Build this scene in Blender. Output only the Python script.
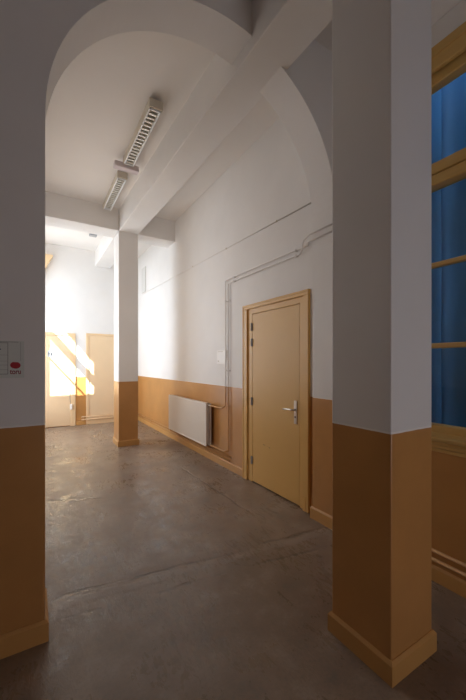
import bpy, bmesh, math, random
from math import sin, cos, pi, radians
from mathutils import Vector, Matrix

for _o in list(bpy.data.objects):
    bpy.data.objects.remove(_o)
S = bpy.context.scene
COL = S.collection

# ------------------------------------------------------------------ camera
cd = bpy.data.cameras.new('camera')
cam = bpy.data.objects.new('camera', cd)
COL.objects.link(cam)
cam.location = (0, 0, 1.4)
cam.rotation_euler = (radians(90), 0, radians(-31.194))
cd.sensor_fit = 'HORIZONTAL'
cd.sensor_width = 24.0
cd.lens = 330.3 / 466 * 24.0
cd.shift_y = 13.04 / 466
cd.clip_start = 0.02
S.camera = cam

# ------------------------------------------------------------------ light
XL = -0.174         # inner face of the passage's left wall
W = bpy.data.worlds.new('sky')
S.world = W
W.use_nodes = True
bg = W.node_tree.nodes['Background']
bg.inputs['Color'].default_value = (0.62, 0.78, 1.0, 1)
bg.inputs['Strength'].default_value = 5.6

def lamp(name, kind, loc, energy, color, **k):
    d = bpy.data.lights.new(name, kind)
    d.energy = energy
    d.color = color
    o = bpy.data.objects.new(name, d)
    COL.objects.link(o)
    o.location = loc
    for a, v in k.items():
        setattr(d, a, v)
    return o

sun = lamp('sun', 'SUN', (-6, 2, 8), 24.0, (1.0, 0.96, 0.90), angle=radians(0.6))
sun.rotation_euler = Vector((1.0, 1.0, -1.19)).to_track_quat('-Z', 'Y').to_euler()

def area(name, loc, aim, sx, sy, energy, color, spread=180):
    o = lamp(name, 'AREA', loc, energy, color, shape='RECTANGLE', size=sx, size_y=sy, spread=radians(spread))
    o.rotation_euler = Vector(aim).to_track_quat('-Z', 'Y').to_euler()
    return o

# assumed daylight for the far bay: unseen lamp inside its left-hand window
area('assumed_far_daylight', (XL + 0.03, 7.15, 1.95), (1, 0.0, 0.0), 1.85, 3.3, 58, (0.88, 0.94, 1.0), 180)
# added fill light for the middle bay, in front of an invented window
area('middle_bay_fill', (XL + 0.03, 4.6, 2.0), (1, 0.0, 0.0), 1.2, 2.0, 19, (1.0, 0.87, 0.78), 180)
# added fill lamp inside the closed hall, for light assumed behind the camera
area('hall_fill', (1.80, -2.9, 0.95), (0.0, 1, 0.05), 0.8, 1.4, 16, (0.98, 0.93, 0.98), 150)

vs = S.view_settings
vs.view_transform = 'Standard'
vs.look = 'None'
vs.exposure = 0.0
vs.gamma = 1.0
vs.use_curve_mapping = False
S.cycles.max_bounces = 12
S.cycles.diffuse_bounces = 8
S.cycles.use_denoising = True
S.cycles.use_light_tree = False

# ------------------------------------------------------------------ materials
class NT:
    def __init__(s, name):
        s.m = bpy.data.materials.new(name)
        s.m.use_nodes = True
        s.t = s.m.node_tree
        s.b = s.t.nodes['Principled BSDF']
        s._pos = None
    def n(s, kind, **props):
        x = s.t.nodes.new(kind)
        for k, v in props.items():
            setattr(x, k, v)
        return x
    def l(s, a, b):
        s.t.links.new(a, b)
    def put(s, sock, v):
        if hasattr(v, 'is_output'):
            s.l(v, sock)
        else:
            sock.default_value = v
    def math(s, op, a, b=0.0, c=None, clamp=False):
        x = s.n('ShaderNodeMath', operation=op, use_clamp=clamp)
        s.put(x.inputs[0], a); s.put(x.inputs[1], b)
        if c is not None:
            s.put(x.inputs[2], c)
        return x.outputs[0]
    def pos(s):
        if s._pos is None:
            g = s.n('ShaderNodeNewGeometry')
            sp = s.n('ShaderNodeSeparateXYZ')
            s.l(g.outputs['Position'], sp.inputs[0])
            s._pos = (g.outputs['Position'], sp.outputs[0], sp.outputs[1], sp.outputs[2])
        return s._pos
    def noise(s, scale, detail=4, rough=0.55, vec=None, dist=0.0):
        x = s.n('ShaderNodeTexNoise')
        x.inputs['Scale'].default_value = scale
        x.inputs['Detail'].default_value = detail
        x.inputs['Roughness'].default_value = rough
        x.inputs['Distortion'].default_value = dist
        s.l(vec if vec is not None else s.pos()[0], x.inputs['Vector'])
        return x.outputs['Fac']
    def scaled(s, v):
        x = s.n('ShaderNodeVectorMath', operation='MULTIPLY')
        s.l(s.pos()[0], x.inputs[0])
        x.inputs[1].default_value = v
        return x.outputs[0]
    def mix(s, f, a, b):
        x = s.n('ShaderNodeMix', data_type='RGBA')
        s.put(x.inputs[0], f)
        for sock, v in ((x.inputs[6], a), (x.inputs[7], b)):
            s.put(sock, v if hasattr(v, 'is_output') else (*v, 1) if len(v) == 3 else v)
        return x.outputs[2]
    def ramp(s, f, lo, hi):
        x = s.n('ShaderNodeMapRange', interpolation_type='SMOOTHSTEP')
        s.put(x.inputs[0], f)
        x.inputs[1].default_value = lo; x.inputs[2].default_value = hi
        return x.outputs[0]
    def color(s, v):
        s.put(s.b.inputs['Base Color'], v if hasattr(v, 'is_output') else (*v, 1))
    def rough(s, v):
        s.put(s.b.inputs['Roughness'], v)
    def bump(s, h, strength=0.2, dist=0.01):
        x = s.n('ShaderNodeBump')
        x.inputs['Strength'].default_value = strength
        x.inputs['Distance'].default_value = dist
        s.l(h, x.inputs['Height'])
        s.l(x.outputs[0], s.b.inputs['Normal'])

WHITE = (0.80, 0.785, 0.765)
ORANGE = (0.505, 0.250, 0.080)
DADO = 1.088

def painted(name, white=WHITE, orange=ORANGE, line=True):
    """White wall paint above an ochre dado, as the building is painted."""
    t = NT(name)
    p, x, y, z = t.pos()
    big = t.noise(1.6, 3)
    w = t.mix(t.ramp(big, 0.3, 0.75), tuple(c * 0.95 for c in white), white)
    blot = t.noise(2.3, 5, 0.6)
    o = t.mix(t.ramp(blot, 0.3, 0.75), tuple(c * 0.9 for c in orange), tuple(min(1, c * 1.05) for c in orange))
    edge = t.math('ADD', z, t.math('MULTIPLY', t.math('SUBTRACT', t.noise(14, 2), 0.5), 0.004))
    up = t.ramp(edge, DADO - 0.0015, DADO + 0.0015)
    c = t.mix(up, o, w)
    if line:
        band = t.math('MULTIPLY', up, t.math('SUBTRACT', 1.0, t.ramp(edge, DADO + 0.006, DADO + 0.009)))
        c = t.mix(band, c, (0.88, 0.86, 0.83))
    t.color(c)
    t.rough(t.math('ADD', t.math('MULTIPLY', up, 0.30), 0.30))
    t.b.inputs['Specular IOR Level'].default_value = 0.42
    rol = t.noise(160, 3, 0.6)
    wav = t.noise(5, 2)
    t.bump(t.math('ADD', t.math('MULTIPLY', rol, 0.25), wav), 0.12, 0.012)
    return t.m

def plain(name, col, rough=0.5, metal=0.0, var=0.06, scale=6.0, bump=0.06, spec=0.5, bscale=120):
    t = NT(name)
    v = t.noise(scale, 4)
    t.color(t.mix(v, tuple(max(0, c * (1 - var)) for c in col), tuple(min(1, c * (1 + var)) for c in col)))
    t.rough(rough)
    t.b.inputs['Metallic'].default_value = metal
    t.b.inputs['Specular IOR Level'].default_value = spec
    if bump:
        t.bump(t.noise(bscale, 3), bump, 0.004)
    return t.m

def wood_paint(name, col, axis_scale=(40, 3, 40)):
    t = NT(name)
    v = t.noise(1.0, 4, 0.6, vec=t.scaled(axis_scale))
    t.color(t.mix(v, tuple(c * 0.88 for c in col), tuple(min(1, c * 1.1) for c in col)))
    t.rough(0.42)
    t.bump(v, 0.08, 0.003)
    return t.m

def floor_mat():
    t = NT('worn_floor')
    p, x, y, z = t.pos()
    big = t.noise(0.9, 5, 0.6)
    mid = t.noise(5.5, 6, 0.65)
    fine = t.noise(55, 4, 0.7)
    c = t.mix(t.ramp(big, 0.3, 0.7), (0.195, 0.136, 0.093), (0.275, 0.198, 0.140))
    c = t.mix(t.math('MULTIPLY', t.ramp(mid, 0.45, 0.72), 0.65), c, (0.37, 0.295, 0.23))
    c = t.mix(t.math('MULTIPLY', t.ramp(mid, 0.48, 0.30), 0.65), c, (0.15, 0.120, 0.098))
    c = t.mix(t.math('MULTIPLY', t.ramp(fine, 0.40, 0.70), 0.45), c, (0.14, 0.115, 0.095))
    speck = t.ramp(t.noise(120, 2, 0.5), 0.70, 0.76)
    c = t.mix(t.math('MULTIPLY', speck, 0.5), c, (0.45, 0.41, 0.36))
    wob = t.math('MULTIPLY', t.math('SUBTRACT', t.noise(2.6, 5, 0.6), 0.5), 0.14)
    def seam(a, b, width, along, across, lo, hi, broken):
        # joint in the covering: across = a + b * along
        d = t.math('SUBTRACT', across, t.math('ADD', t.math('MULTIPLY', along, b), t.math('ADD', wob, a)))
        m = t.math('SUBTRACT', 1.0, t.ramp(t.math('ABSOLUTE', d), width * 0.25, width))
        r = t.math('MULTIPLY', t.ramp(along, lo, lo + 0.15), t.math('SUBTRACT', 1.0, t.ramp(along, hi - 0.2, hi)))
        br = t.ramp(t.noise(3.1, 2), broken, broken + 0.25)
        return t.math('MULTIPLY', t.math('MULTIPLY', m, r), br)
    s1 = seam(2.235, -0.115, 0.020, x, y, 0.05, 2.2, 0.33)
    s2 = seam(2.045, -0.13, 0.018, x, y, 0.10, 1.9, 0.42)
    s3 = seam(1.84, -0.035, 0.016, y, x, 2.5, 4.2, 0.30)
    s4 = seam(3.90, -0.40, 0.016, x, y, 0.0, 0.7, 0.30)
    s5 = seam(2.15, -0.10, 0.05, x, y, 0.05, 2.2, 0.20)
    dark = t.math('MAXIMUM', t.math('MAXIMUM', s1, s2), t.math('MAXIMUM', s3, s4))
    c = t.mix(t.math('MULTIPLY', dark, 0.6), c, (0.055, 0.043, 0.035))
    c = t.mix(t.math('MULTIPLY', s5, 0.35), c, (0.34, 0.29, 0.25))
    t.color(c)
    scr = t.noise(1.0, 4, 0.7, vec=t.scaled((26, 7, 1)), dist=1.2)
    scuff = t.ramp(t.noise(2.2, 6, 0.75), 0.42, 0.58)
    t.rough(t.math('SUBTRACT', 0.45, t.math('MULTIPLY', t.math('MULTIPLY', scuff, t.ramp(scr, 0.40, 0.58)), 0.27)))
    t.b.inputs['Specular IOR Level'].default_value = 0.7
    h = t.math('ADD', t.math('MULTIPLY', mid, 0.6), t.math('MULTIPLY', fine, 0.3))
    h = t.math('ADD', h, t.math('MULTIPLY', scr, 0.35))
    h = t.math('ADD', h, t.math('SUBTRACT', t.math('MULTIPLY', s5, 0.8), t.math('MULTIPLY', dark, 1.2)))
    t.bump(h, 0.26, 0.010)
    return t.m

def glass_mat():
    t = NT('window_glass')
    tr = t.n('ShaderNodeBsdfTransparent')
    tr.inputs[0].default_value = (0.94, 0.97, 0.98, 1)
    gl = t.n('ShaderNodeBsdfGlossy')
    gl.inputs['Roughness'].default_value = 0.03
    ge = t.n('ShaderNodeNewGeometry')
    dt = t.n('ShaderNodeVectorMath', operation='DOT_PRODUCT')
    t.l(ge.outputs['Normal'], dt.inputs[0]); t.l(ge.outputs['Incoming'], dt.inputs[1])
    graze = t.math('SUBTRACT', 1.0, t.math('ABSOLUTE', dt.outputs['Value']), clamp=True)
    refl = t.math('ADD', 0.03, t.math('MULTIPLY', t.math('POWER', graze, 5.0), 0.85))
    mx = t.n('ShaderNodeMixShader')
    t.l(refl, mx.inputs[0]); t.l(tr.outputs[0], mx.inputs[1]); t.l(gl.outputs[0], mx.inputs[2])
    t.l(mx.outputs[0], t.t.nodes['Material Output'].inputs[0])
    return t.m

def blue_mat():
    t = NT('blue_sheeting')
    v = t.noise(1.0, 5, 0.6, vec=t.scaled((3, 7, 1.2)))
    c = t.mix(v, (0.042, 0.225, 0.46), (0.068, 0.305, 0.60))
    c = t.mix(t.math('MULTIPLY', t.ramp(t.noise(2.4, 5, 0.65), 0.5, 0.75), 0.35), c, (0.11, 0.36, 0.64))
    t.color(c); t.rough(0.6)
    t.bump(v, 0.3, 0.02)
    return t.m

M = dict(
    wall=painted('painted_wall'),
    ceil=plain('ceiling_paint', (0.80, 0.775, 0.745), 0.75, var=0.025, scale=2, bump=0.10, spec=0.3, bscale=60),
    floor=floor_mat(),
    skirt=plain('ochre_skirting_paint', (0.54, 0.285, 0.088), 0.38, var=0.08, scale=4),
    doorp=plain('door_paint', (0.66, 0.40, 0.125), 0.40, var=0.05, scale=3, bump=0.05),
    framep=plain('door_frame_paint', (0.68, 0.41, 0.125), 0.36, var=0.06, scale=5),
    doorglare=plain('far_door_glare_paint', (0.80, 0.60, 0.38), 0.40, var=0.05, scale=3),  # door paint made paler, veiling glare put into the colour
    frameglare=plain('far_frame_glare_paint', (0.80, 0.58, 0.34), 0.38, var=0.05, scale=3),  # frame paint paled likewise, glare put into the colour
    wood=wood_paint('window_wood_paint', (0.60, 0.375, 0.120), (40, 2.5, 40)),
    glass=glass_mat(),
    blue=blue_mat(),
    rad=plain('radiator_enamel', (0.74, 0.68, 0.60), 0.35, var=0.03, scale=3),
    radend=plain('radiator_enamel_edge', (0.78, 0.74, 0.68), 0.35, var=0.03, scale=3),
    dark=plain('dark_gap', (0.03, 0.025, 0.02), 0.7, bump=0),
    pipew=plain('white_pipe_paint', (0.74, 0.71, 0.67), 0.40, var=0.04),
    pipeo=plain('ochre_pipe_paint', (0.60, 0.34, 0.14), 0.36, var=0.06),
    steel=plain('brushed_steel', (0.68, 0.66, 0.62), 0.28, 1.0, var=0.05, bump=0.03),
    louver=plain('louver_aluminium', (0.86, 0.85, 0.80), 0.35, 0.6, var=0.05, bump=0.02),
    beige=plain('fitting_beige', (0.60, 0.55, 0.45), 0.45, var=0.04),
    rim=plain('fitting_white_rim', (0.88, 0.90, 0.92), 0.35, var=0.02),
    pinkw=plain('pinkish_white_plastic', (0.66, 0.585, 0.60), 0.42, var=0.03),
    plast=plain('white_plastic', (0.86, 0.83, 0.79), 0.35, var=0.02),
    paper=plain('notice_paper', (0.66, 0.69, 0.65), 0.6, var=0.03),
    ink=plain('grey_ink', (0.22, 0.22, 0.22), 0.7, bump=0),
    red=plain('red_print', (0.40, 0.004, 0.010), 0.5, var=0.1, bump=0),
    redtext=plain('dark_red_print', (0.26, 0.02, 0.03), 0.5, bump=0),
    signp=plain('sign_plate', (0.55, 0.58, 0.62), 0.4),
    grey=plain('grey_plastic', (0.33, 0.34, 0.35), 0.5),
    black=plain('black_print', (0.03, 0.03, 0.035), 0.6, bump=0),
    outside=plain('outside_stone', (0.12, 0.115, 0.11), 0.85, var=0.15),
)

def dado_pipe():
    t = NT('pipe_paint_white_over_ochre')
    z = t.pos()[3]
    t.color(t.mix(t.ramp(z, DADO - 0.002, DADO + 0.002), (0.60, 0.34, 0.14), (0.80, 0.775, 0.75)))
    t.rough(0.38)
    return t.m
M['pipe2'] = dado_pipe()

# ------------------------------------------------------------------ helpers
def link(name, bm, mat, parent=None, smooth=False):
    bmesh.ops.recalc_face_normals(bm, faces=bm.faces[:])
    me = bpy.data.meshes.new(name)
    bm.to_mesh(me); bm.free()
    mats = mat if isinstance(mat, (list, tuple)) else [mat]
    for m in mats:
        me.materials.append(m)
    if smooth:
        for p in me.polygons:
            p.use_smooth = True
    o = bpy.data.objects.new(name, me)
    COL.objects.link(o)
    if parent:
        o.parent = parent
        o.matrix_parent_inverse = Matrix.Translation(-parent.location) if parent.parent is None else Matrix()
    return o

def parent_inv(p):
    tot = Vector((0, 0, 0))
    while p:
        tot += p.location
        p = p.parent
    return Matrix.Translation(-tot)

def tag(o, label=None, cat=None, group=None, kind=None):
    for k, v in (('label', label), ('category', cat), ('group', group), ('kind', kind)):
        if v:
            o[k] = v
    return o

def thing(name, loc, label, cat, group=None, kind=None):
    o = bpy.data.objects.new(name, None)
    o.empty_display_size = 0.1
    COL.objects.link(o)
    o.location = loc
    return tag(o, label, cat, group, kind)

def B():
    return bmesh.new()

def box(bm, x0, x1, y0, y1, z0, z1, bev=0.0, seg=1):
    vs_ = [bm.verts.new((x, y, z)) for x in (x0, x1) for y in (y0, y1) for z in (z0, z1)]
    f = []
    for q in ((0, 1, 3, 2), (4, 6, 7, 5), (0, 4, 5, 1), (2, 3, 7, 6), (0, 2, 6, 4), (1, 5, 7, 3)):
        f.append(bm.faces.new([vs_[i] for i in q]))
    if bev:
        es = list({e for x in f for e in x.edges})
        bmesh.ops.bevel(bm, geom=es, offset=bev, segments=seg, affect='EDGES', profile=0.5)
    return bm

def prism(bm, pts, axis, a, b):
    """Closed polygon pts (2D) swept along axis from a to b. 2D order: x:(y,z) y:(x,z) z:(x,y)."""
    def P(p, t):
        return {'x': (t, p[0], p[1]), 'y': (p[0], t, p[1]), 'z': (p[0], p[1], t)}[axis]
    A = [bm.verts.new(P(p, a)) for p in pts]
    C = [bm.verts.new(P(p, b)) for p in pts]
    fa = bm.faces.new(A); fb = bm.faces.new(list(reversed(C)))
    n = len(pts)
    for i in range(n):
        bm.faces.new((A[i], C[i], C[(i + 1) % n], A[(i + 1) % n]))
    return fa, fb, A, C

def ring(c, t, up, r, n):
    t = t.normalized()
    u = up - t * up.dot(t)
    if u.length < 1e-4:
        u = Vector((1, 0, 0)) - t * t.x
    u.normalize()
    v = t.cross(u)
    return [c + u * (r * cos(2 * pi * i / n)) + v * (r * sin(2 * pi * i / n)) for i in range(n)]

def rounded(pts, r=0.03, k=4):
    pts = [Vector(p) for p in pts]
    out = [pts[0]]
    for i in range(1, len(pts) - 1):
        a, b, c = pts[i - 1], pts[i], pts[i + 1]
        d1 = (a - b); d2 = (c - b)
        rr = min(r, d1.length * 0.45, d2.length * 0.45)
        p, q = b + d1.normalized() * rr, b + d2.normalized() * rr
        for j in range(k + 1):
            s = j / k
            out.append(p * (1 - s) ** 2 + b * (2 * s * (1 - s)) + q * s * s)
    out.append(pts[-1])
    return out

def tube(bm, pts, r, n=10, rad=0.03):
    P = rounded(pts, rad) if len(pts) > 2 else [Vector(p) for p in pts]
    up = Vector((0.31, 0.17, 0.93))
    rings = []
    for i, p in enumerate(P):
        t = (P[min(i + 1, len(P) - 1)] - P[max(i - 1, 0)])
        rings.append([bm.verts.new(v) for v in ring(p, t, up, r, n)])
    for a, b in zip(rings, rings[1:]):
        for i in range(n):
            bm.faces.new((a[i], a[(i + 1) % n], b[(i + 1) % n], b[i]))
    bm.faces.new(rings[0]); bm.faces.new(list(reversed(rings[-1])))

def disc(bm, c, axis, r, h, n=20):
    c = Vector(c); a = Vector(axis).normalized()
    up = Vector((0, 0, 1)) if abs(a.z) < 0.9 else Vector((1, 0, 0))
    r0 = [bm.verts.new(v) for v in ring(c, a, up, r, n)]
    r1 = [bm.verts.new(v) for v in ring(c + a * h, a, up, r * 0.94, n)]
    for i in range(n):
        bm.faces.new((r0[i], r0[(i + 1) % n], r1[(i + 1) % n], r1[i]))
    bm.faces.new(r0); bm.faces.new(list(reversed(r1)))

def slab(bm, axis, p0, p1, us, vs_, solid):
    """Wall of thickness p0..p1 along axis ('x' or 'y'); grid us x vs; solid(i, j) tells which cells are wall."""
    cache = {}
    def V(k, i, j):
        key = (k, i, j)
        if key not in cache:
            t = (p0, p1)[k]
            cache[key] = bm.verts.new((t, us[i], vs_[j]) if axis == 'x' else (us[i], t, vs_[j]))
        return cache[key]
    nu, nv = len(us) - 1, len(vs_) - 1
    ok = lambda i, j: 0 <= i < nu and 0 <= j < nv and solid(i, j)
    for i in range(nu):
        for j in range(nv):
            if not ok(i, j):
                continue
            for k in (0, 1):
                bm.faces.new((V(k, i, j), V(k, i + 1, j), V(k, i + 1, j + 1), V(k, i, j + 1)))
            for di, dj, a, b in ((-1, 0, (i, j), (i, j + 1)), (1, 0, (i + 1, j), (i + 1, j + 1)),
                                 (0, -1, (i, j), (i + 1, j)), (0, 1, (i, j + 1), (i + 1, j + 1))):
                if not ok(i + di, j + dj):
                    bm.faces.new((V(0, *a), V(1, *a), V(1, *b), V(0, *b)))
    return bm

def skirt_profile(bm, axis, wall, sign, a, b, h=0.095, t=0.015):
    """Skirting on a wall plane; sign = direction out of the wall."""
    pts = [(wall, 0.0), (wall + sign * t, 0.0), (wall + sign * t, h - 0.012), (wall + sign * 0.004, h), (wall, h)]
    if axis == 'y':      # runs along y, wall plane is x
        prism(bm, pts, 'y', a, b)
    else:                # runs along x, wall plane is y
        prism(bm, [(p[0], p[1]) for p in pts], 'x', a, b)

# ------------------------------------------------------------------ dimensions
XR = 2.215          # right wall
XL = -0.174         # left wall behind the arch
YA, YB = 1.918, 2.186
XJ0, XJ1 = 0.053, 2.162
AC, AH, AR = 1.1075, 2.667, 1.0545
HC = 3.98           # ceiling
HB = 3.61           # underside of the beams
YF = 8.17           # far wall

# ------------------------------------------------------------------ the setting
bm = B(); box(bm, -3.0, 2.5, -3.6, 8.5, -0.12, 0.0)
tag(link('floor', bm, M['floor']), 'worn grey brown floor with seams and scuffs', 'floor', kind='structure')
bm = B(); box(bm, -2.8, XR + 0.22, -3.7, YB, HC, HC + 0.15); box(bm, XL - 0.1, XR + 0.22, YB, YF + 0.2, HC, HC + 0.15)
tag(link('ceiling', bm, M['ceil']), 'white painted flat ceiling above the beams', 'ceiling', kind='structure')

# right wall with the front window and the door opening
WY0, WY1, WZ0, WZ1 = -0.45, 1.66, 0.945, 3.40
DY0, DY1, DZ1 = 2.335, 3.305, 2.07
us = [-3.6, WY0, WY1, DY0, DY1, 8.5]
zs = [0.0, WZ0, DZ1, WZ1, HC]
bm = B()
slab(bm, 'x', XR, XR + 0.22, us, zs,
     lambda i, j: not (i == 1 and j in (1, 2)) and not (i == 3 and j in (0, 1)))
tag(link('wall_right', bm, M['wall']), 'long right wall, white above an ochre dado', 'wall', kind='structure')

# far wall
bm = B(); box(bm, -0.5, XR + 0.22, YF, YF + 0.2, 0, HC)
tag(link('wall_far', bm, M['wall']), 'bright far wall behind the square column', 'wall', kind='structure')

# left wall of the passage, with one window assumed in the far bay and one added in the middle bay (both out of sight behind the arch jamb)
LY0, LY1, LZ0, LZ1 = 6.687, 7.662, 1.0, 3.14
MY0, MY1 = 4.0, 5.2
us = [YB, MY0, MY1, LY0, LY1, YF]
zs = [0.0, LZ0, LZ1, HC]
bm = B()
slab(bm, 'x', XL - 0.10, XL, us, zs, lambda i, j: not (i in (1, 3) and j == 1))
tag(link('wall_left', bm, M['wall']), 'left wall of the passage behind the arch', 'wall', kind='structure')

# wall with the round arch
bm = B()
N = 48
prof = [(-2.6, 0.0), (XJ0, 0.0), (XJ0, AH)]
arc = [(AC - AR * cos(pi * i / N), AH + AR * sin(pi * i / N)) for i in range(1, N)]
prof += arc + [(XJ1, AH), (XJ1, 0.0), (XR, 0.0), (XR, HC), (-2.6, HC)]
fa, fb, A, C = prism(bm, prof, 'y', YA, YB)
k0, k1 = 1, 2 + len(arc) + 2
es = []
for L in (A, C):
    for i in range(k0, k1):
        e = bm.edges.get((L[i], L[i + 1]))
        if e:
            es.append(e)
bmesh.ops.bevel(bm, geom=es, offset=0.013, segments=2, affect='EDGES', profile=0.5)
bmesh.ops.triangulate(bm, faces=[f for f in bm.faces if len(f.verts) > 4])
tag(link('wall_arch', bm, M['wall']), 'grey white wall pierced by a tall round arch with ochre dado', 'wall', kind='structure')

# outer left wall of the front hall
bm = B(); box(bm, -2.8, -2.6, -3.7, YB, 0, HC)
tag(link('wall_hall', bm, M['wall']), 'left wall of the front hall', 'wall', kind='structure')

bm = B(); box(bm, -2.8, XR + 0.22, -3.8, -3.6, 0, HC)
tag(link('wall_back', bm, M['wall']), 'back wall of the front hall', 'wall', kind='structure')
bm = B(); box(bm, XL - 0.1, XR + 0.22, -3.7, YF + 0.2, HC + 0.16, 5.4)  # added block over the ceiling, keeps the sun off the blue sheeting
tag(link('sun_blocker_upper', bm, M['outside']), 'added unseen block above the ceiling that shades the light well', 'wall', kind='structure')

# skirtings
bm = B()
skirt_profile(bm, 'y', XR, -1, 3.395, YF)
tag(link('baseboard_right', bm, M['skirt']), 'ochre skirting along the right wall under the radiator', 'baseboard', kind='structure')
bm = B()
skirt_profile(bm, 'y', XR, -1, -2.6, YA)
tag(link('baseboard_front', bm, M['skirt']), 'ochre skirting below the window behind the front pillar', 'baseboard', kind='structure')
bm = B()
skirt_profile(bm, 'x', YF, -1, 0.83, 1.025)
tag(link('baseboard_far', bm, M['skirt']), 'short ochre skirting between the two far doors', 'baseboard', kind='structure')
bm = B()   # round the left jamb
t_ = 0.015
h_ = 0.105
out = [(-2.6, YA - t_), (XJ0 + t_, YA - t_), (XJ0 + t_, YB + t_), (XL, YB + t_)]
inn = [(-2.6, YA), (XJ0, YA), (XJ0, YB), (XL, YB)]
lay = []
for ring_, z in ((out, 0.0), (out, h_ - 0.012), ([(a[0] * .25 + b[0] * .75, a[1] * .25 + b[1] * .75) for a, b in zip(out, inn)], h_), (inn, h_), (inn, 0.0)):
    lay.append([bm.verts.new((p[0], p[1], z)) for p in ring_])
for a, b in zip(lay, lay[1:] + lay[:1]):
    for i in range(3):
        bm.faces.new((a[i], a[i + 1], b[i + 1], b[i]))
bm.faces.new([l[0] for l in lay]); bm.faces.new([l[3] for l in reversed(lay)])
tag(link('baseboard_left', bm, M['skirt']), 'dark ochre skirting round the foot of the left arch jamb', 'baseboard', kind='structure')
bm = B()   # round the right jamb
out = [(XR, YA - t_), (XJ1 - t_, YA - t_), (XJ1 - t_, YB + t_), (XR, YB + t_)]
inn = [(XR, YA), (XJ1, YA), (XJ1, YB), (XR, YB)]
lay = []
for ring_, z in ((out, 0.0), (out, h_ - 0.012), ([(a[0] * .25 + b[0] * .75, a[1] * .25 + b[1] * .75) for a, b in zip(out, inn)], h_), (inn, h_), (inn, 0.0)):
    lay.append([bm.verts.new((p[0], p[1], z)) for p in ring_])
for a, b in zip(lay, lay[1:] + lay[:1]):
    for i in range(3):
        bm.faces.new((a[i], a[i + 1], b[i + 1], b[i]))
bm.faces.new([l[0] for l in lay]); bm.faces.new([l[3] for l in reversed(lay)])
tag(link('baseboard_jamb', bm, M['skirt']), 'ochre skirting at the right arch jamb beside the door', 'baseboard', kind='structure')

# ------------------------------------------------------------------ beams
def beam(label, x00, x01, x10, x11, y0, y1, z0=HB, name='ceiling_beam', group=None):
    bm = B()
    for_y = ((y0, x00, x01), (y1, x10, x11))
    V = [[bm.verts.new((x, y, z)) for x in (a, b) for z in (z0, HC)] for y, a, b in for_y]
    a, b = V
    bm.faces.new((a[0], a[1], a[3], a[2])); bm.faces.new((b[0], b[2], b[3], b[1]))
    for i, j in ((0, 1), (1, 3), (3, 2), (2, 0)):
        bm.faces.new((a[i], b[i], b[j], a[j]))
    es = [e for e in bm.edges if abs(e.verts[0].co.z - z0) < 1e-5 and abs(e.verts[1].co.z - z0) < 1e-5]
    bmesh.ops.bevel(bm, geom=es, offset=0.008, segments=2, affect='EDGES', profile=0.5)
    o = link(name, bm, M['wall'])
    return tag(o, label, 'beam')

bx = lambda y: 1.338 - (y - 0.876) * 0.0236
beam('long white beam running from the front pillar through the arch to the far column', bx(-2.2), bx(-2.2) + 0.325, 1.224, 1.544, -2.2, 6.09)
beam('short white beam between the far column and the bright far wall', 1.224, 1.544, 1.222, 1.56, 6.09, YF, 3.63)
beam('white cross beam from the column leftwards below the far end of the lamps', XL, 1.224, XL, 1.224, 5.70, 6.09)
beam('stub of white cross beam between the column and the right wall', 1.544, XR, 1.544, XR, 5.70, 6.09)
beam('stub of white cross beam between the front pillar and the window wall', 1.66, XR, 1.66, XR, 0.876, 1.211, 3.585)

# ------------------------------------------------------------------ pillars
def pillar(label, x0, x1, y0, y1, ztop, ph=0.10):
    t = thing('square_pillar', ((x0 + x1) / 2, (y0 + y1) / 2, 0), label, 'pillar')
    bm = B()
    box(bm, x0, x1, y0, y1, 0, ztop)
    es = [e for e in bm.edges if abs(e.verts[0].co.z - e.verts[1].co.z) > 1]
    bmesh.ops.bevel(bm, geom=es, offset=0.006, segments=2, affect='EDGES', profile=0.5)
    link('shaft', bm, M['wall'], t)
    bm = B()
    lay = []
    for d, z in ((0.015, 0.0), (0.015, ph - 0.014), (0.004, ph), (-0.002, ph), (-0.002, 0)):
        lay.append([bm.verts.new(p + (z,)) for p in ((x0 - d, y0 - d), (x1 + d, y0 - d), (x1 + d, y1 + d), (x0 - d, y1 + d))])
    for a, b in zip(lay, lay[1:] + lay[:1]):
        for i in range(4):
            bm.faces.new((a[i], a[(i + 1) % 4], b[(i + 1) % 4], b[i]))
    link('baseboard', bm, M['skirt'], t)
    return t

pillar('large white and ochre square pillar standing in the front right by the window', 1.338, 1.666, 0.876, 1.211, HB)
pillar('slim square column with ochre foot standing beyond the arch in the bright bay', 1.224, 1.544, 5.70, 6.09, HB)

# ------------------------------------------------------------------ front window
win = thing('window_1', (XR, (WY0 + WY1) / 2, WZ0), 'tall ochre framed window with blue panes behind the front pillar', 'window', kind='structure')
def zz(z, x):   # height seen at the wall plane, carried to plane x
    return 1.4 + (z - 1.4) * x / XR
bm = B()        # architrave on the wall
for y0, y1, z0, z1 in ((WY0 - 0.12, WY1 + 0.12, 3.275, 3.42), (WY0 - 0.12, WY0 + 0.03, 0.95, 3.275), (WY1 - 0.03, WY1 + 0.12, 0.95, 3.275)):
    box(bm, XR - 0.022, XR + 0.012, y0, y1, z0, z1, 0.005)
box(bm, XR - 0.032, XR - 0.02, WY0 - 0.12, WY1 + 0.12, 3.36, 3.42, 0.004)
link('architrave', bm, M['wood'], win)
GX = XR + 0.075
bm = B()        # fixed frame and head
box(bm, XR + 0.03, XR + 0.11, WY0, WY1, zz(3.162, GX), 3.30, 0.006)
box(bm, XR + 0.03, XR + 0.11, WY0, WY0 + 0.09, 1.0, 3.25, 0.006)
box(bm, XR + 0.03, XR + 0.11, WY1 - 0.09, WY1, 1.0, 3.25, 0.006)
link('frame', bm, M['wood'], win)
bm = B()
box(bm, XR + 0.012, XR + 0.11, WY0 + 0.02, WY1 - 0.02, zz(2.545, XR + 0.02), zz(2.612, XR + 0.02), 0.006)
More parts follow.
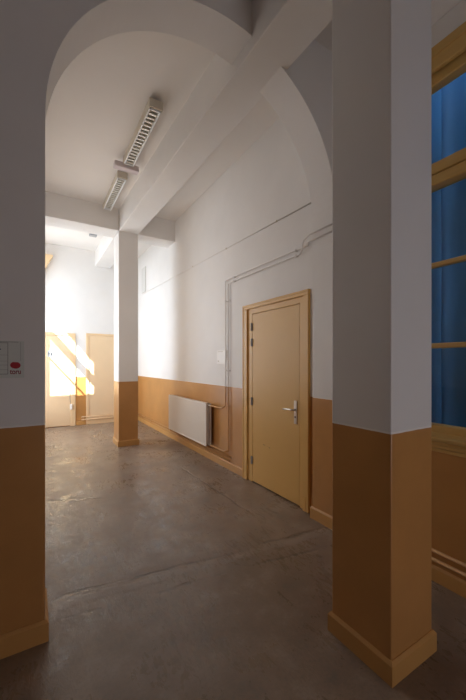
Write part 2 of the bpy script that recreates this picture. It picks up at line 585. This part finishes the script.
box(bm, XR + 0.022, XR + 0.11, WY0 + 0.02, WY1 - 0.02, zz(2.618, XR + 0.03), zz(2.69, XR + 0.03), 0.006)
link('transom', bm, M['wood'], win)
for z0, z1 in ((2.013, 2.043), (1.495, 1.527)):
    bm = B()
    box(bm, GX - 0.025, GX + 0.02, WY0 + 0.08, WY1 - 0.08, zz(z0, GX), zz(z1, GX), 0.006)
    link('glazing_bar', bm, M['wood'], win)
bm = B()
box(bm, XR + 0.03, XR + 0.11, WY0 + 0.01, WY1 - 0.01, 0.935, zz(1.010, GX), 0.006)
link('bottom_rail', bm, M['wood'], win)
bm = B()        # moulded sill
prism(bm, [(XR + 0.05, 0.955), (XR - 0.045, 0.935), (XR - 0.052, 0.928), (XR - 0.052, 0.912), (XR - 0.030, 0.905),
           (XR - 0.030, 0.885), (XR - 0.022, 0.880), (XR - 0.022, 0.862), (XR - 0.012, 0.855), (XR - 0.012, 0.836), (XR - 0.001, 0.832), (XR - 0.001, 0.90), (XR + 0.05, 0.90)],
      'y', WY0 - 0.14, WY1 + 0.14)
link('sill', bm, M['wood'], win)
for z0, z1 in ((0.99, 1.51), (1.51, 2.03), (2.03, 2.62), (2.62, 3.2)):
    bm = B()
    box(bm, GX + 0.003, GX + 0.007, WY0 + 0.05, WY1 - 0.05, z0, z1)
    link('pane', bm, M['glass'], win)

# blue sheeting hung outside the window, in lapped widths
def sheet_z(y, z):
    return 0.001 * sin(y * 4.1 + z * 0.7) + 0.003 * sin(z * 5.3 + y * 2)
SX = 2.80
root = thing('blue_sheeting', (SX, 0.6, 0), 'blue sheeting hanging outside behind the window panes', 'sheeting')
for q, (ya, yb) in enumerate(((-0.5, 1.405), (1.40, 2.6))):
    bm = B()
    ny, nz = 14, 26
    dx = -0.0015 * q
    grid = [[[bm.verts.new((SX + dx + k * 0.004 + sheet_z(ya + (yb - ya) * i / ny, 4.3 * j / nz), ya + (yb - ya) * i / ny, 4.3 * j / nz)) for j in range(nz + 1)] for i in range(ny + 1)] for k in (0, 1)]
    for k in (0, 1):
        for i in range(ny):
            for j in range(nz):
                g = grid[k]
                bm.faces.new((g[i][j], g[i + 1][j], g[i + 1][j + 1], g[i][j + 1]))
    g0, g1 = grid
    for i in range(ny):
        for j in (0, nz):
            bm.faces.new((g0[i][j], g0[i + 1][j], g1[i + 1][j], g1[i][j]))
    for j in range(nz):
        for i in (0, ny):
            bm.faces.new((g0[i][j], g0[i][j + 1], g1[i][j + 1], g1[i][j]))
    link('sheet', bm, M['blue'], root, smooth=True)
bm = B(); box(bm, XR + 0.22, 3.4, -3.6, 8.5, -0.12, 0.0)
tag(link('courtyard_ground', bm, M['outside']), 'stone ground of the light well outside', 'ground', kind='structure')
bm = B(); box(bm, SX + 0.03, SX + 0.2, -3.6, 5, 0.0, 4.5)
tag(link('wall_outside', bm, M['outside']), 'outer wall of the light well', 'wall', kind='structure')

# ------------------------------------------------------------------ passage door
door = thing('door_1', (XR, 2.82, 0), 'closed ochre door with steel lever handle in the right wall', 'door', kind='structure')
def architrave(name, parent, mat, x, y0, y1, y0i, y1i, z, zi, dx=-0.024):
    bm = B()
    def leg(a, b, inner, z1):
        box(bm, x + dx, x + 0.01, a, b, 0, z1, 0.004)
    leg(y0, y0i, 1, zi); leg(y1i, y1, -1, zi)
    box(bm, x + dx, x + 0.01, y0, y1, zi, z, 0.004)
    # raised outer bead
    box(bm, x + dx - 0.005, x + dx + 0.004, y0, y0 + 0.022, 0, z - 0.022, 0.004)
    box(bm, x + dx - 0.005, x + dx + 0.004, y1 - 0.022, y1, 0, z - 0.022, 0.004)
    box(bm, x + dx - 0.005, x + dx + 0.004, y0, y1, z - 0.022, z, 0.004)
    return link(name, bm, mat, parent)
architrave('architrave', door, M['framep'], XR, 2.262, 3.395, 2.338, 3.302, 2.092, 2.040)
bm = B()
for y0, y1, z0, z1 in ((2.337, 2.405, 0, 2.06), (3.218, 3.304, 0, 2.06), (2.40, 3.222, 1.978, 2.06)):
    box(bm, XR - 0.003, XR + 0.09, y0, y1, z0, z1, 0.003)
link('frame', bm, M['framep'], door)
bm = B(); box(bm, XR - 0.028, XR + 0.005, 2.300, 2.345, 0.0, 0.14, 0.004)
link('plinth_block', bm, M['framep'], door)
t = NT('scuffed_door_paint')
p, x, y, z = t.pos()
col = t.mix(t.noise(3, 4), (0.63, 0.378, 0.112), (0.69, 0.418, 0.128))
sc = t.math('MULTIPLY', t.ramp(t.math('ABSOLUTE', t.math('SUBTRACT', z, t.math('ADD', 0.475, t.math('MULTIPLY', t.math('SUBTRACT', y, 2.92), 0.12)))), 0.008, 0.002),
            t.math('MULTIPLY', t.ramp(y, 2.86, 2.88), t.ramp(y, 3.02, 3.0)))
sc = t.math('MULTIPLY', sc, t.ramp(t.noise(40, 2), 0.45, 0.6))
t.color(t.mix(t.math('MULTIPLY', sc, 0.7), col, (0.16, 0.08, 0.03)))
t.rough(0.42); t.bump(t.noise(90, 3), 0.06, 0.004)
bm = B(); box(bm, XR - 0.001, XR + 0.045, 2.407, 3.216, 0.012, 1.974, 0.003)
leaf = link('leaf', bm, t.m, door)
bm = B(); box(bm, XR + 0.055, XR + 0.07, 2.34, 3.30, 0.0, 2.06)  # near-black board stands in for the shade in the gaps round the leaf
link('gap_shade', bm, M['dark'], door)
LX = XR - 0.001
bm = B()
box(bm, LX - 0.008, LX + 0.001, 2.440, 2.484, 0.80, 1.03, 0.003)
plate = link('handle_plate', bm, M['steel'], door)
plate['label'] = 'brushed steel handle plate'
bm = B()
tube(bm, [(LX - 0.004, 2.462, 0.940), (LX - 0.045, 2.462, 0.940), (LX - 0.048, 2.53, 0.941), (LX - 0.048, 2.60, 0.934)], 0.009, 12, 0.02)
link('lever', bm, M['steel'], plate, True)
bm = B(); disc(bm, (LX - 0.007, 2.462, 0.868), (-1, 0, 0), 0.010, 0.004)
link('lock_cylinder', bm, M['dark'], plate)
for z in (1.825, 1.643, 0.95, 0.257):
    bm = B()
    tube(bm, [(XR - 0.012, 3.220, z - 0.045), (XR - 0.012, 3.220, z + 0.045)], 0.009, 10)
    box(bm, XR - 0.012, XR + 0.012, 3.205, 3.228, z - 0.042, z + 0.042, 0.002)
    h = link('hinge', bm, M['grey'], door)

# ------------------------------------------------------------------ far doors
door2 = thing('door_2', (0.33, YF, 0), 'sunlit glare-paled ochre door with a small toilet sign at the far left', 'door', kind='structure')
def yframe(name, parent, mat, x0, x1, x0i, x1i, z, zi, y=YF, t1=0.03):
    bm = B()
    box(bm, x0, x0i, y - t1, y - 0.001, 0, zi, 0.004)
    box(bm, x1i, x1, y - t1, y - 0.001, 0, zi, 0.004)
    box(bm, x0, x1, y - t1, y - 0.001, zi, z, 0.004)
    return link(name, bm, mat, parent)
yframe('frame', door2, M['frameglare'], -0.165, 0.815, -0.09, 0.735, 2.062, 2.004)
bm = B(); box(bm, -0.085, 0.705, YF - 0.018, YF - 0.001, 0.015, 2.0, 0.003)
link('leaf', bm, M['doorglare'], door2)
bm = B(); box(bm, 0.705, 0.737, YF - 0.024, YF - 0.001, 0.0, 2.0, 0.003)
link('stop_strip', bm, M['frameglare'], door2)
bm = B(); box(bm, 0.700, 0.748, YF - 0.075, YF - 0.03, 0.37, 0.49, 0.008)
cb = link('door_catch', bm, M['plast'], door2)
cb['label'] = 'white plastic catch box'
bm = B(); tube(bm, [(0.715, YF - 0.034, 0.48), (0.700, YF - 0.034, 0.60), (0.692, YF - 0.034, 0.78)], 0.004, 6, 0.05)
link('catch_cord', bm, M['grey'], cb)
sg = tag(link('toilet_sign', box(B(), 0.270, 0.372, YF - 0.026, YF - 0.018, 1.535, 1.665, 0.003), M['signp']), 'small grey toilet sign with two dark figures on the far left door', 'sign')
for cx_, wd in ((0.297, 0), (0.343, 1)):
    bm = B()
    disc(bm, (cx_, YF - 0.0262, 1.637), (0, -1, 0), 0.010, 0.002, 14)
    if wd:
        prism(bm, [(cx_ - 0.008, 1.622), (cx_ + 0.008, 1.622), (cx_ + 0.018, 1.58), (cx_ - 0.018, 1.58)], 'y', YF - 0.028, YF - 0.026)
    else:
        prism(bm, [(cx_ - 0.014, 1.622), (cx_ + 0.014, 1.622), (cx_ + 0.012, 1.58), (cx_ - 0.012, 1.58)], 'y', YF - 0.028, YF - 0.026)
    box(bm, cx_ - 0.009, cx_ - 0.002, YF - 0.028, YF - 0.026, 1.548, 1.581)
    box(bm, cx_ + 0.002, cx_ + 0.009, YF - 0.028, YF - 0.026, 1.548, 1.581)
    link('figure', bm, M['black'], sg)

door3 = thing('door_3', (1.55, YF, 0), 'closed glare-paled ochre door panel partly hidden by the slim column', 'door', kind='structure')
yframe('frame', door3, M['frameglare'], 1.033, 2.08, 1.092, 2.02, 2.078, 2.030)
bm = B(); box(bm, 1.094, 2.018, YF - 0.016, YF - 0.001, 0.10, 2.028, 0.003)
link('leaf', bm, M['doorglare'], door3)
bm = B(); box(bm, 1.094, 2.018, YF - 0.024, YF - 0.001, 0.0, 0.095, 0.004)
link('kick_board', bm, M['frameglare'], door3)

# ------------------------------------------------------------------ wooden bracket high on the far wall
bm = B()
prism(bm, [(XL, 3.705), (0.365, 3.705), (0.365, 3.690), (XL, 2.61)], 'y', YF - 0.16, YF - 0.001)
br_ = tag(link('timber_casing', bm, M['frameglare']), 'ochre timber casing with a sloping edge high on the far wall beside the arch jamb', 'casing')

# ------------------------------------------------------------------ left windows of the passage, assumed and added (behind the jamb)
def side_window(name, y0, y1, label):
    w = thing(name, (XL, (y0 + y1) / 2, LZ0), label, 'window', kind='structure')
    xb0, xb1 = XL - 0.09, XL - 0.05
    bm = B()
    box(bm, xb0, xb1, y0, y1, 2.60, 2.80)
    box(bm, xb0, xb1, y0, y1, 2.148, 2.160)
    box(bm, xb0, xb1, y0, y1, 1.0, 1.05)
    link('frame', bm, M['wood'], w)
    bm = B(); box(bm, xb0 + 0.018, xb0 + 0.022, y0, y1, LZ0, LZ1)
    link('pane', bm, M['glass'], w)
side_window('assumed_window', LY0, LY1, 'assumed sunny window in the left wall of the far bay')  # assumed opening, inferred from the slanted sun patch on the far doors
side_window('added_window', MY0, MY1, 'added unseen window behind the fill lamp of the middle bay')  # added opening, only there to go with the fill lamp
# added blocker outside, unseen, standing at right angles to the facade: it cuts off the low sun
bm = B()
box(bm, -2.6, XL - 0.11, LY0 - 0.22, LY0 - 0.055, 0, 2.50)
box(bm, -1.0, -0.85, 3.0, 5.75, 0, 5.2)  # second added blocker, keeps the sun out of the middle opening
tag(link('sun_blockers', bm, M['outside']), 'added unseen walls outside that block the sun', 'wall', kind='structure')
bm = B(); box(bm, -6, XL - 0.1, YB, 12, -0.12, -0.01)
tag(link('garden_ground', bm, M['outside']), 'ground outside the passage windows', 'ground', kind='structure')

# ------------------------------------------------------------------ ceiling lamps
def strip_lamp(y0, y1, x0, label):
    w = 0.128
    x1 = x0 + w
    zb = 3.872
    zt = 3.952
    t = thing('strip_lamp', ((x0 + x1) / 2, (y0 + y1) / 2, HC), label, 'lamp', 'louvred strip lamps on the ceiling')
    bm = B()      # open-bottomed sheet housing
    box(bm, x0, x1, y0, y1, zt - 0.008, zt)
    box(bm, x0, x0 + 0.006, y0, y1, zb, zt - 0.006)
    box(bm, x1 - 0.006, x1, y0, y1, zb, zt - 0.006)
    box(bm, x0 + 0.02, x1 - 0.02, y0 + 0.1, y1 - 0.1, zt - 0.002, HC)
    link('housing', bm, M['beige'], t)
    for a, b in ((y0 - 0.004, y0 + 0.02), (y1 - 0.02, y1 + 0.004)):
        bm = B(); box(bm, x0 - 0.003, x1 + 0.003, a, b, zb - 0.003, zt, 0.003)
        link('end_cap', bm, M['beige'], t)
    bm = B()
    for a, b in ((x0 + 0.006, x0 + 0.018), (x1 - 0.018, x1 - 0.006)):
        box(bm, a, b, y0 + 0.02, y1 - 0.02, zb - 0.014, zb + 0.012, 0.002)
    box(bm, x0 + 0.006, x1 - 0.006, y0 + 0.02, y0 + 0.032, zb - 0.014, zb + 0.012, 0.002)
    box(bm, x0 + 0.006, x1 - 0.006, y1 - 0.032, y1 - 0.02, zb - 0.014, zb + 0.012, 0.002)
    link('rim', bm, M['rim'], t)
    bm = B()
    nb = 17
    for i in range(nb):
        y = y0 + 0.05 + (y1 - y0 - 0.10) * i / (nb - 1)
        prism(bm, [(y - 0.011, zb + 0.004), (y + 0.011, zb + 0.004), (y + 0.002, zb + 0.038), (y - 0.002, zb + 0.038)], 'x', x0 + 0.018, x1 - 0.018)
    for xs in (1, -1):
        xa = x0 + 0.019 if xs == 1 else x1 - 0.019
        prism(bm, [(xa, zb + 0.004), (xa + xs * 0.004, zb + 0.004), (xa + xs * 0.002, zb + 0.06), (xa, zb + 0.06)], 'y', y0 + 0.03, y1 - 0.03)
    link('louver', bm, M['louver'], t)
    bm = B()
    tube(bm, [((x0 + x1) / 2, y0 + 0.04, zb + 0.056), ((x0 + x1) / 2, y1 - 0.04, zb + 0.056)], 0.013, 12)
    link('tube', bm, M['plast'], t, True)
    return t
strip_lamp(3.125, 4.205, 0.957, 'nearer louvred strip lamp on the ceiling, in front of the pinkish cross bar')
strip_lamp(4.535, 5.60, 0.957, 'farther louvred strip lamp on the ceiling, between the cross bar and the cross beam')
bar = thing('cross_bar_fitting', (1.01, 4.29, HC), 'pinkish white bar fitting set crosswise between the two strip lamps', 'light fitting')
bm = B()
box(bm, 0.862, 1.163, 4.235, 4.335, 3.845, 3.912, 0.010, 2)
link('body', bm, M['pinkw'], bar)
bm = B(); box(bm, 0.985, 1.12, 4.26, 4.32, 3.91, HC, 0.004)
link('mount', bm, M['pinkw'], bar)

det = thing('ceiling_detector', (1.02, 7.07, HC), 'small grey detector box on the ceiling of the far bay', 'detector')
bm = B(); box(bm, 0.955, 1.09, 7.02, 7.12, HC - 0.055, HC, 0.006)
link('body', bm, M['grey'], det)
bm = B()
for i in range(3):
    box(bm, 0.975 + i * 0.037, 0.99 + i * 0.037, 7.035, 7.105, HC - 0.048, HC - 0.043)
link('slot', bm, M['plast'], det)

# ------------------------------------------------------------------ radiator
rad = thing('panel_radiator', (2.14, 4.94, 0.22), 'cream double panel radiator on the right wall left of the door', 'radiator')
RY0, RY1, RZ0, RZ1 = 4.19, 5.685, 0.225, 0.825
def ribbed(bm, x0, x1):
    pts = [(x1, RY0), (x0 + 0.004, RY0), (x0, RY0 + 0.012)]
    y = RY0 + 0.03
    while y < RY1 - 0.04:
        pts += [(x0, y), (x0 + 0.003, y + 0.006), (x0 + 0.003, y + 0.012), (x0, y + 0.018)]
        y += 0.036
    pts += [(x0, RY1 - 0.012), (x0 + 0.004, RY1), (x1, RY1)]
    prism(bm, pts, 'z', RZ0, RZ1)
bm = B(); ribbed(bm, 2.092, 2.106)
link('front_panel', bm, M['rad'], rad)
bm = B()
box(bm, 2.088, 2.108, RY0 - 0.003, RY0 + 0.022, RZ0 - 0.004, RZ1 + 0.004, 0.004)
box(bm, 2.088, 2.108, RY1 - 0.022, RY1 + 0.003, RZ0 - 0.004, RZ1 + 0.004, 0.004)
box(bm, 2.088, 2.108, RY0, RY1, RZ0 - 0.006, RZ0 + 0.012, 0.004)
box(bm, 2.088, 2.108, RY0, RY1, RZ1 - 0.012, RZ1 + 0.006, 0.004)
link('panel_rim', bm, M['radend'], rad)
bm = B(); box(bm, 2.160, 2.176, RY0, RY1, RZ0, RZ1, 0.004)
link('back_panel', bm, M['radend'], rad)
bm = B()
y = RY0 + 0.05
while y < RY1 - 0.05:
    box(bm, 2.108, 2.159, y, y + 0.002, RZ0 + 0.03, RZ1 - 0.03)
    y += 0.03
link('convector_fins', bm, M['rad'], rad)
bm = B()
box(bm, 2.106, 2.162, RY0 + 0.01, RY0 + 0.016, RZ1 - 0.004, RZ1 + 0.004)
y = RY0 + 0.01
while y < RY1 - 0.02:
    box(bm, 2.106, 2.162, y, y + 0.012, RZ1 - 0.006, RZ1 + 0.002)
    y += 0.024
link('top_grille', bm, M['radend'], rad)
for y in (RY0 + 0.25, RY1 - 0.25):
    bm = B(); box(bm, 2.176, XR - 0.0006, y, y + 0.03, RZ0 + 0.05, RZ1 - 0.05)
    link('wall_bracket', bm, M['radend'], rad)
bm = B()
tube(bm, [(2.135, RY0 + 0.004, 0.800), (2.135, RY0 - 0.05, 0.800)], 0.014, 10)
link('valve', bm, M['steel'], rad, True)
bm = B()
tube(bm, [(2.135, RY0 + 0.004, 0.245), (2.135, RY0 - 0.04, 0.245)], 0.012, 10)
link('return_union', bm, M['steel'], rad, True)

# ------------------------------------------------------------------ pipes and cables
def pipe(label, pts, r, mat, clips=(), rad_=0.018, name='heating_pipe', clipmat=None):
    bm = B(); tube(bm, pts, r, 10, rad_)
    o = tag(link(name, bm, mat, smooth=True), label, 'pipe' if name == 'heating_pipe' else 'cable')
    for (c, ax) in clips:
        bm = B()
        c = Vector(c)
        if ax == 'y':
            box(bm, c.x - r - 0.004, XR - 0.0006, c.y - 0.009, c.y + 0.009, c.z - r - 0.005, c.z + r + 0.005, 0.003)
        elif ax == 'z':
            box(bm, c.x - r - 0.004, XR - 0.0006, c.y - r - 0.005, c.y + r + 0.005, c.z - 0.009, c.z + 0.009, 0.003)
        elif ax == 'x':
            box(bm, c.x - 0.009, c.x + 0.009, c.y - r - 0.004, YF, c.z - r - 0.005, c.z + r + 0.005, 0.003)
        link('clip', bm, clipmat or mat, o)
    return o
PX = XR - 0.022
pipe('upper painted pipe above the door, turning down to the top of the radiator',
     [(2.134, YA + 0.01, 2.500), (2.134, 2.205, 2.500), (PX, 2.275, 2.50), (PX, 3.81, 2.50), (PX, 3.81, 0.83), (2.135, 3.81, 0.80), (2.135, RY0 - 0.052, 0.80)],
     0.0085, M['pipe2'], [((PX, 2.44, 2.50), 'y'), ((PX, 3.60, 2.50), 'y'), ((PX, 3.81, 2.22), 'z'), ((PX, 3.81, 1.30), 'z')])
pipe('lower painted pipe above the door, turning down to the foot of the radiator',
     [(2.134, YA + 0.01, 2.560), (2.134, 2.205, 2.560), (PX - 0.024, 2.275, 2.560), (PX - 0.024, 2.315, 2.545), (PX - 0.024, 2.325, 2.465), (PX, 2.38, 2.447), (PX, 3.735, 2.447), (PX, 3.735, 0.245), (2.135, 3.735, 0.245), (2.135, RY0 - 0.042, 0.245)],
     0.0085, M['pipe2'], [((PX, 2.44, 2.447), 'y'), ((PX, 3.60, 2.447), 'y'), ((PX, 3.735, 2.22), 'z'), ((PX, 3.735, 1.30), 'z')])
pipe('upper ochre pipe along the foot of the right wall beneath the radiator',
     [(PX, 3.68, 0.175), (PX, YF - 0.03, 0.175)], 0.0085, M['pipeo'], [((PX, 5.9, 0.175), 'y'), ((PX, 7.0, 0.175), 'y'), ((PX, 4.4, 0.175), 'y')])
pipe('lower ochre pipe just above the skirting of the right wall beneath the radiator',
     [(PX, 3.72, 0.125), (PX, YF - 0.03, 0.125)], 0.0085, M['pipeo'], [((PX, 5.95, 0.125), 'y'), ((PX, 7.05, 0.125), 'y')])
pipe('upper of two ochre pipes under the window behind the front pillar',
     [(PX, -2.5, 0.200), (PX, YA - 0.002, 0.200)], 0.0105, M['pipeo'], [((PX, 0.6, 0.2), 'y'), ((PX, 1.7, 0.2), 'y')])
pipe('lower of two ochre pipes under the window behind the front pillar',
     [(PX, -2.5, 0.143), (PX, YA - 0.002, 0.143)], 0.0105, M['pipeo'], [((PX, 0.6, 0.143), 'y'), ((PX, 1.7, 0.143), 'y')])
pipe('upper pale pipe crossing the foot of the far right door panel',
     [(0.93, YF - 0.045, 0.185), (XR - 0.05, YF - 0.045, 0.185)], 0.009, M['frameglare'], [((0.97, YF - 0.045, 0.185), 'x')])
pipe('lower pale pipe crossing the foot of the far right door panel',
     [(0.93, YF - 0.045, 0.125), (XR - 0.05, YF - 0.045, 0.125)], 0.009, M['frameglare'], [((0.97, YF - 0.045, 0.125), 'x')])
pipe('thin painted cable running high along the right wall above the door and radiator',
     [(XR - 0.006, YB + 0.002, 2.887), (XR - 0.006, 3.8, 2.930), (XR - 0.006, 4.3, 2.943), (XR - 0.006, 7.74, 3.02)], 0.0055, M['pipew'],
     [((XR - 0.006, y, 2.93 + (y - 3.8) * 0.0252), 'y') for y in (2.75, 3.82, 4.9)], 0.02, 'wall_cable', M['beige'])

# wall plate half behind the risers
sw = thing('wall_plate', (XR, 3.94, 1.48), 'pale square plate on the wall behind the two riser pipes', 'plate')
bm = B(); box(bm, XR - 0.008, XR, 3.845, 4.085, 1.385, 1.575, 0.003)
link('plate', bm, M['plast'], sw)
bm = B()
box(bm, XR - 0.010, XR - 0.007, 3.91, 4.05, 1.553, 1.560)
link('slot', bm, M['beige'], sw)
bm = B(); box(bm, XR - 0.010, XR - 0.007, 4.02, 4.055, 1.415, 1.435)
link('slot', bm, M['beige'], sw)
bm = B(); box(bm, XR - 0.013, XR - 0.006, 3.782, 3.842, 1.455, 1.575, 0.003)
link('switch', bm, M['plast'], sw)

# pale grille panel high at the end of the right wall
vn = thing('wall_vent', (XR, 7.6, 3.0), 'pale grey vent panel high on the right wall beyond the column', 'vent')
bm = B(); box(bm, XR - 0.02, XR, 7.50, 7.80, 3.04, 3.62, 0.004)
link('panel', bm, plain('vent_grey', (0.66, 0.65, 0.62), 0.5), vn)

# ------------------------------------------------------------------ paper notice
def flat(bm, x0, x1, z0, z1, d0, d1):
    box(bm, x0, x1, YA - d1, YA - d0, z0, z1)
nt = thing('paper_notice', (-0.17, YA, 1.42), 'white notice sheet with ruled table and red oval mark on the left jamb', 'notice')
bm = B(); flat(bm, -0.33, -0.037, 1.328, 1.507, 0.0005, 0.0015)
link('sheet', bm, M['paper'], nt)
bm = B()
D = (0.0015, 0.0021)
for x in (-0.3155, -0.245, -0.1045):
    flat(bm, x, x + 0.0022, 1.346, 1.4975, *D)
for z in (1.346, 1.4955):
    flat(bm, -0.3155, -0.1023, z, z + 0.0022, *D)
for z in (1.438, 1.409, 1.39, 1.368):
    flat(bm, -0.3155, -0.1023, z, z + 0.0010, *D)
flat(bm, -0.0523, -0.0513, 1.41, 1.503, *D)
flat(bm, -0.30, -0.06, 1.5005, 1.5025, *D)
link('table_ruling', bm, M['ink'], nt)
bm = B()
for x0, x1, z in ((-0.142, -0.130, 1.463), (-0.30, -0.26, 1.463), (-0.235, -0.17, 1.478), (-0.235, -0.19, 1.420), (-0.235, -0.18, 1.397)):
    bm = B(); flat(bm, x0, x1, z, z + 0.006, *D)
    link('written_line', bm, M['ink'], nt)
bm = B()
n = 28
pts = []
for i in range(n):
    a = 2 * pi * i / n
    r = 1 + 0.05 * cos(2 * a + 0.6)
    pts.append((-0.073 + 0.0205 * r * cos(a), 1.3895 + 0.0175 * r * sin(a) - (0.002 if 1.2 < a < 1.9 else 0)))
prism(bm, pts, 'y', YA - 0.0022, YA - 0.0015)
link('red_mark', bm, M['red'], nt)
cu = bpy.data.curves.new('lettering', 'FONT')
cu.body = 'toru'
cu.size = 0.0270
cu.offset = 0.0006
cu.extrude = 0.0003
cu.align_x = 'CENTER'
tmp = bpy.data.objects.new('lettering_source', cu)
COL.objects.link(tmp)
bpy.context.view_layer.update()
me = bpy.data.meshes.new_from_object(tmp.evaluated_get(bpy.context.evaluated_depsgraph_get()))
bpy.data.objects.remove(tmp)
me.transform(Matrix.Translation((-0.0725, YA - 0.0020, 1.347)) @ Matrix.Diagonal((0.95, 1, 1.30, 1)) @ Matrix.Rotation(pi / 2, 4, 'X'))
me.materials.clear(); me.materials.append(M['redtext'])
lt = bpy.data.objects.new('lettering', me)
COL.objects.link(lt)
lt.parent = nt
lt.matrix_parent_inverse = parent_inv(nt)
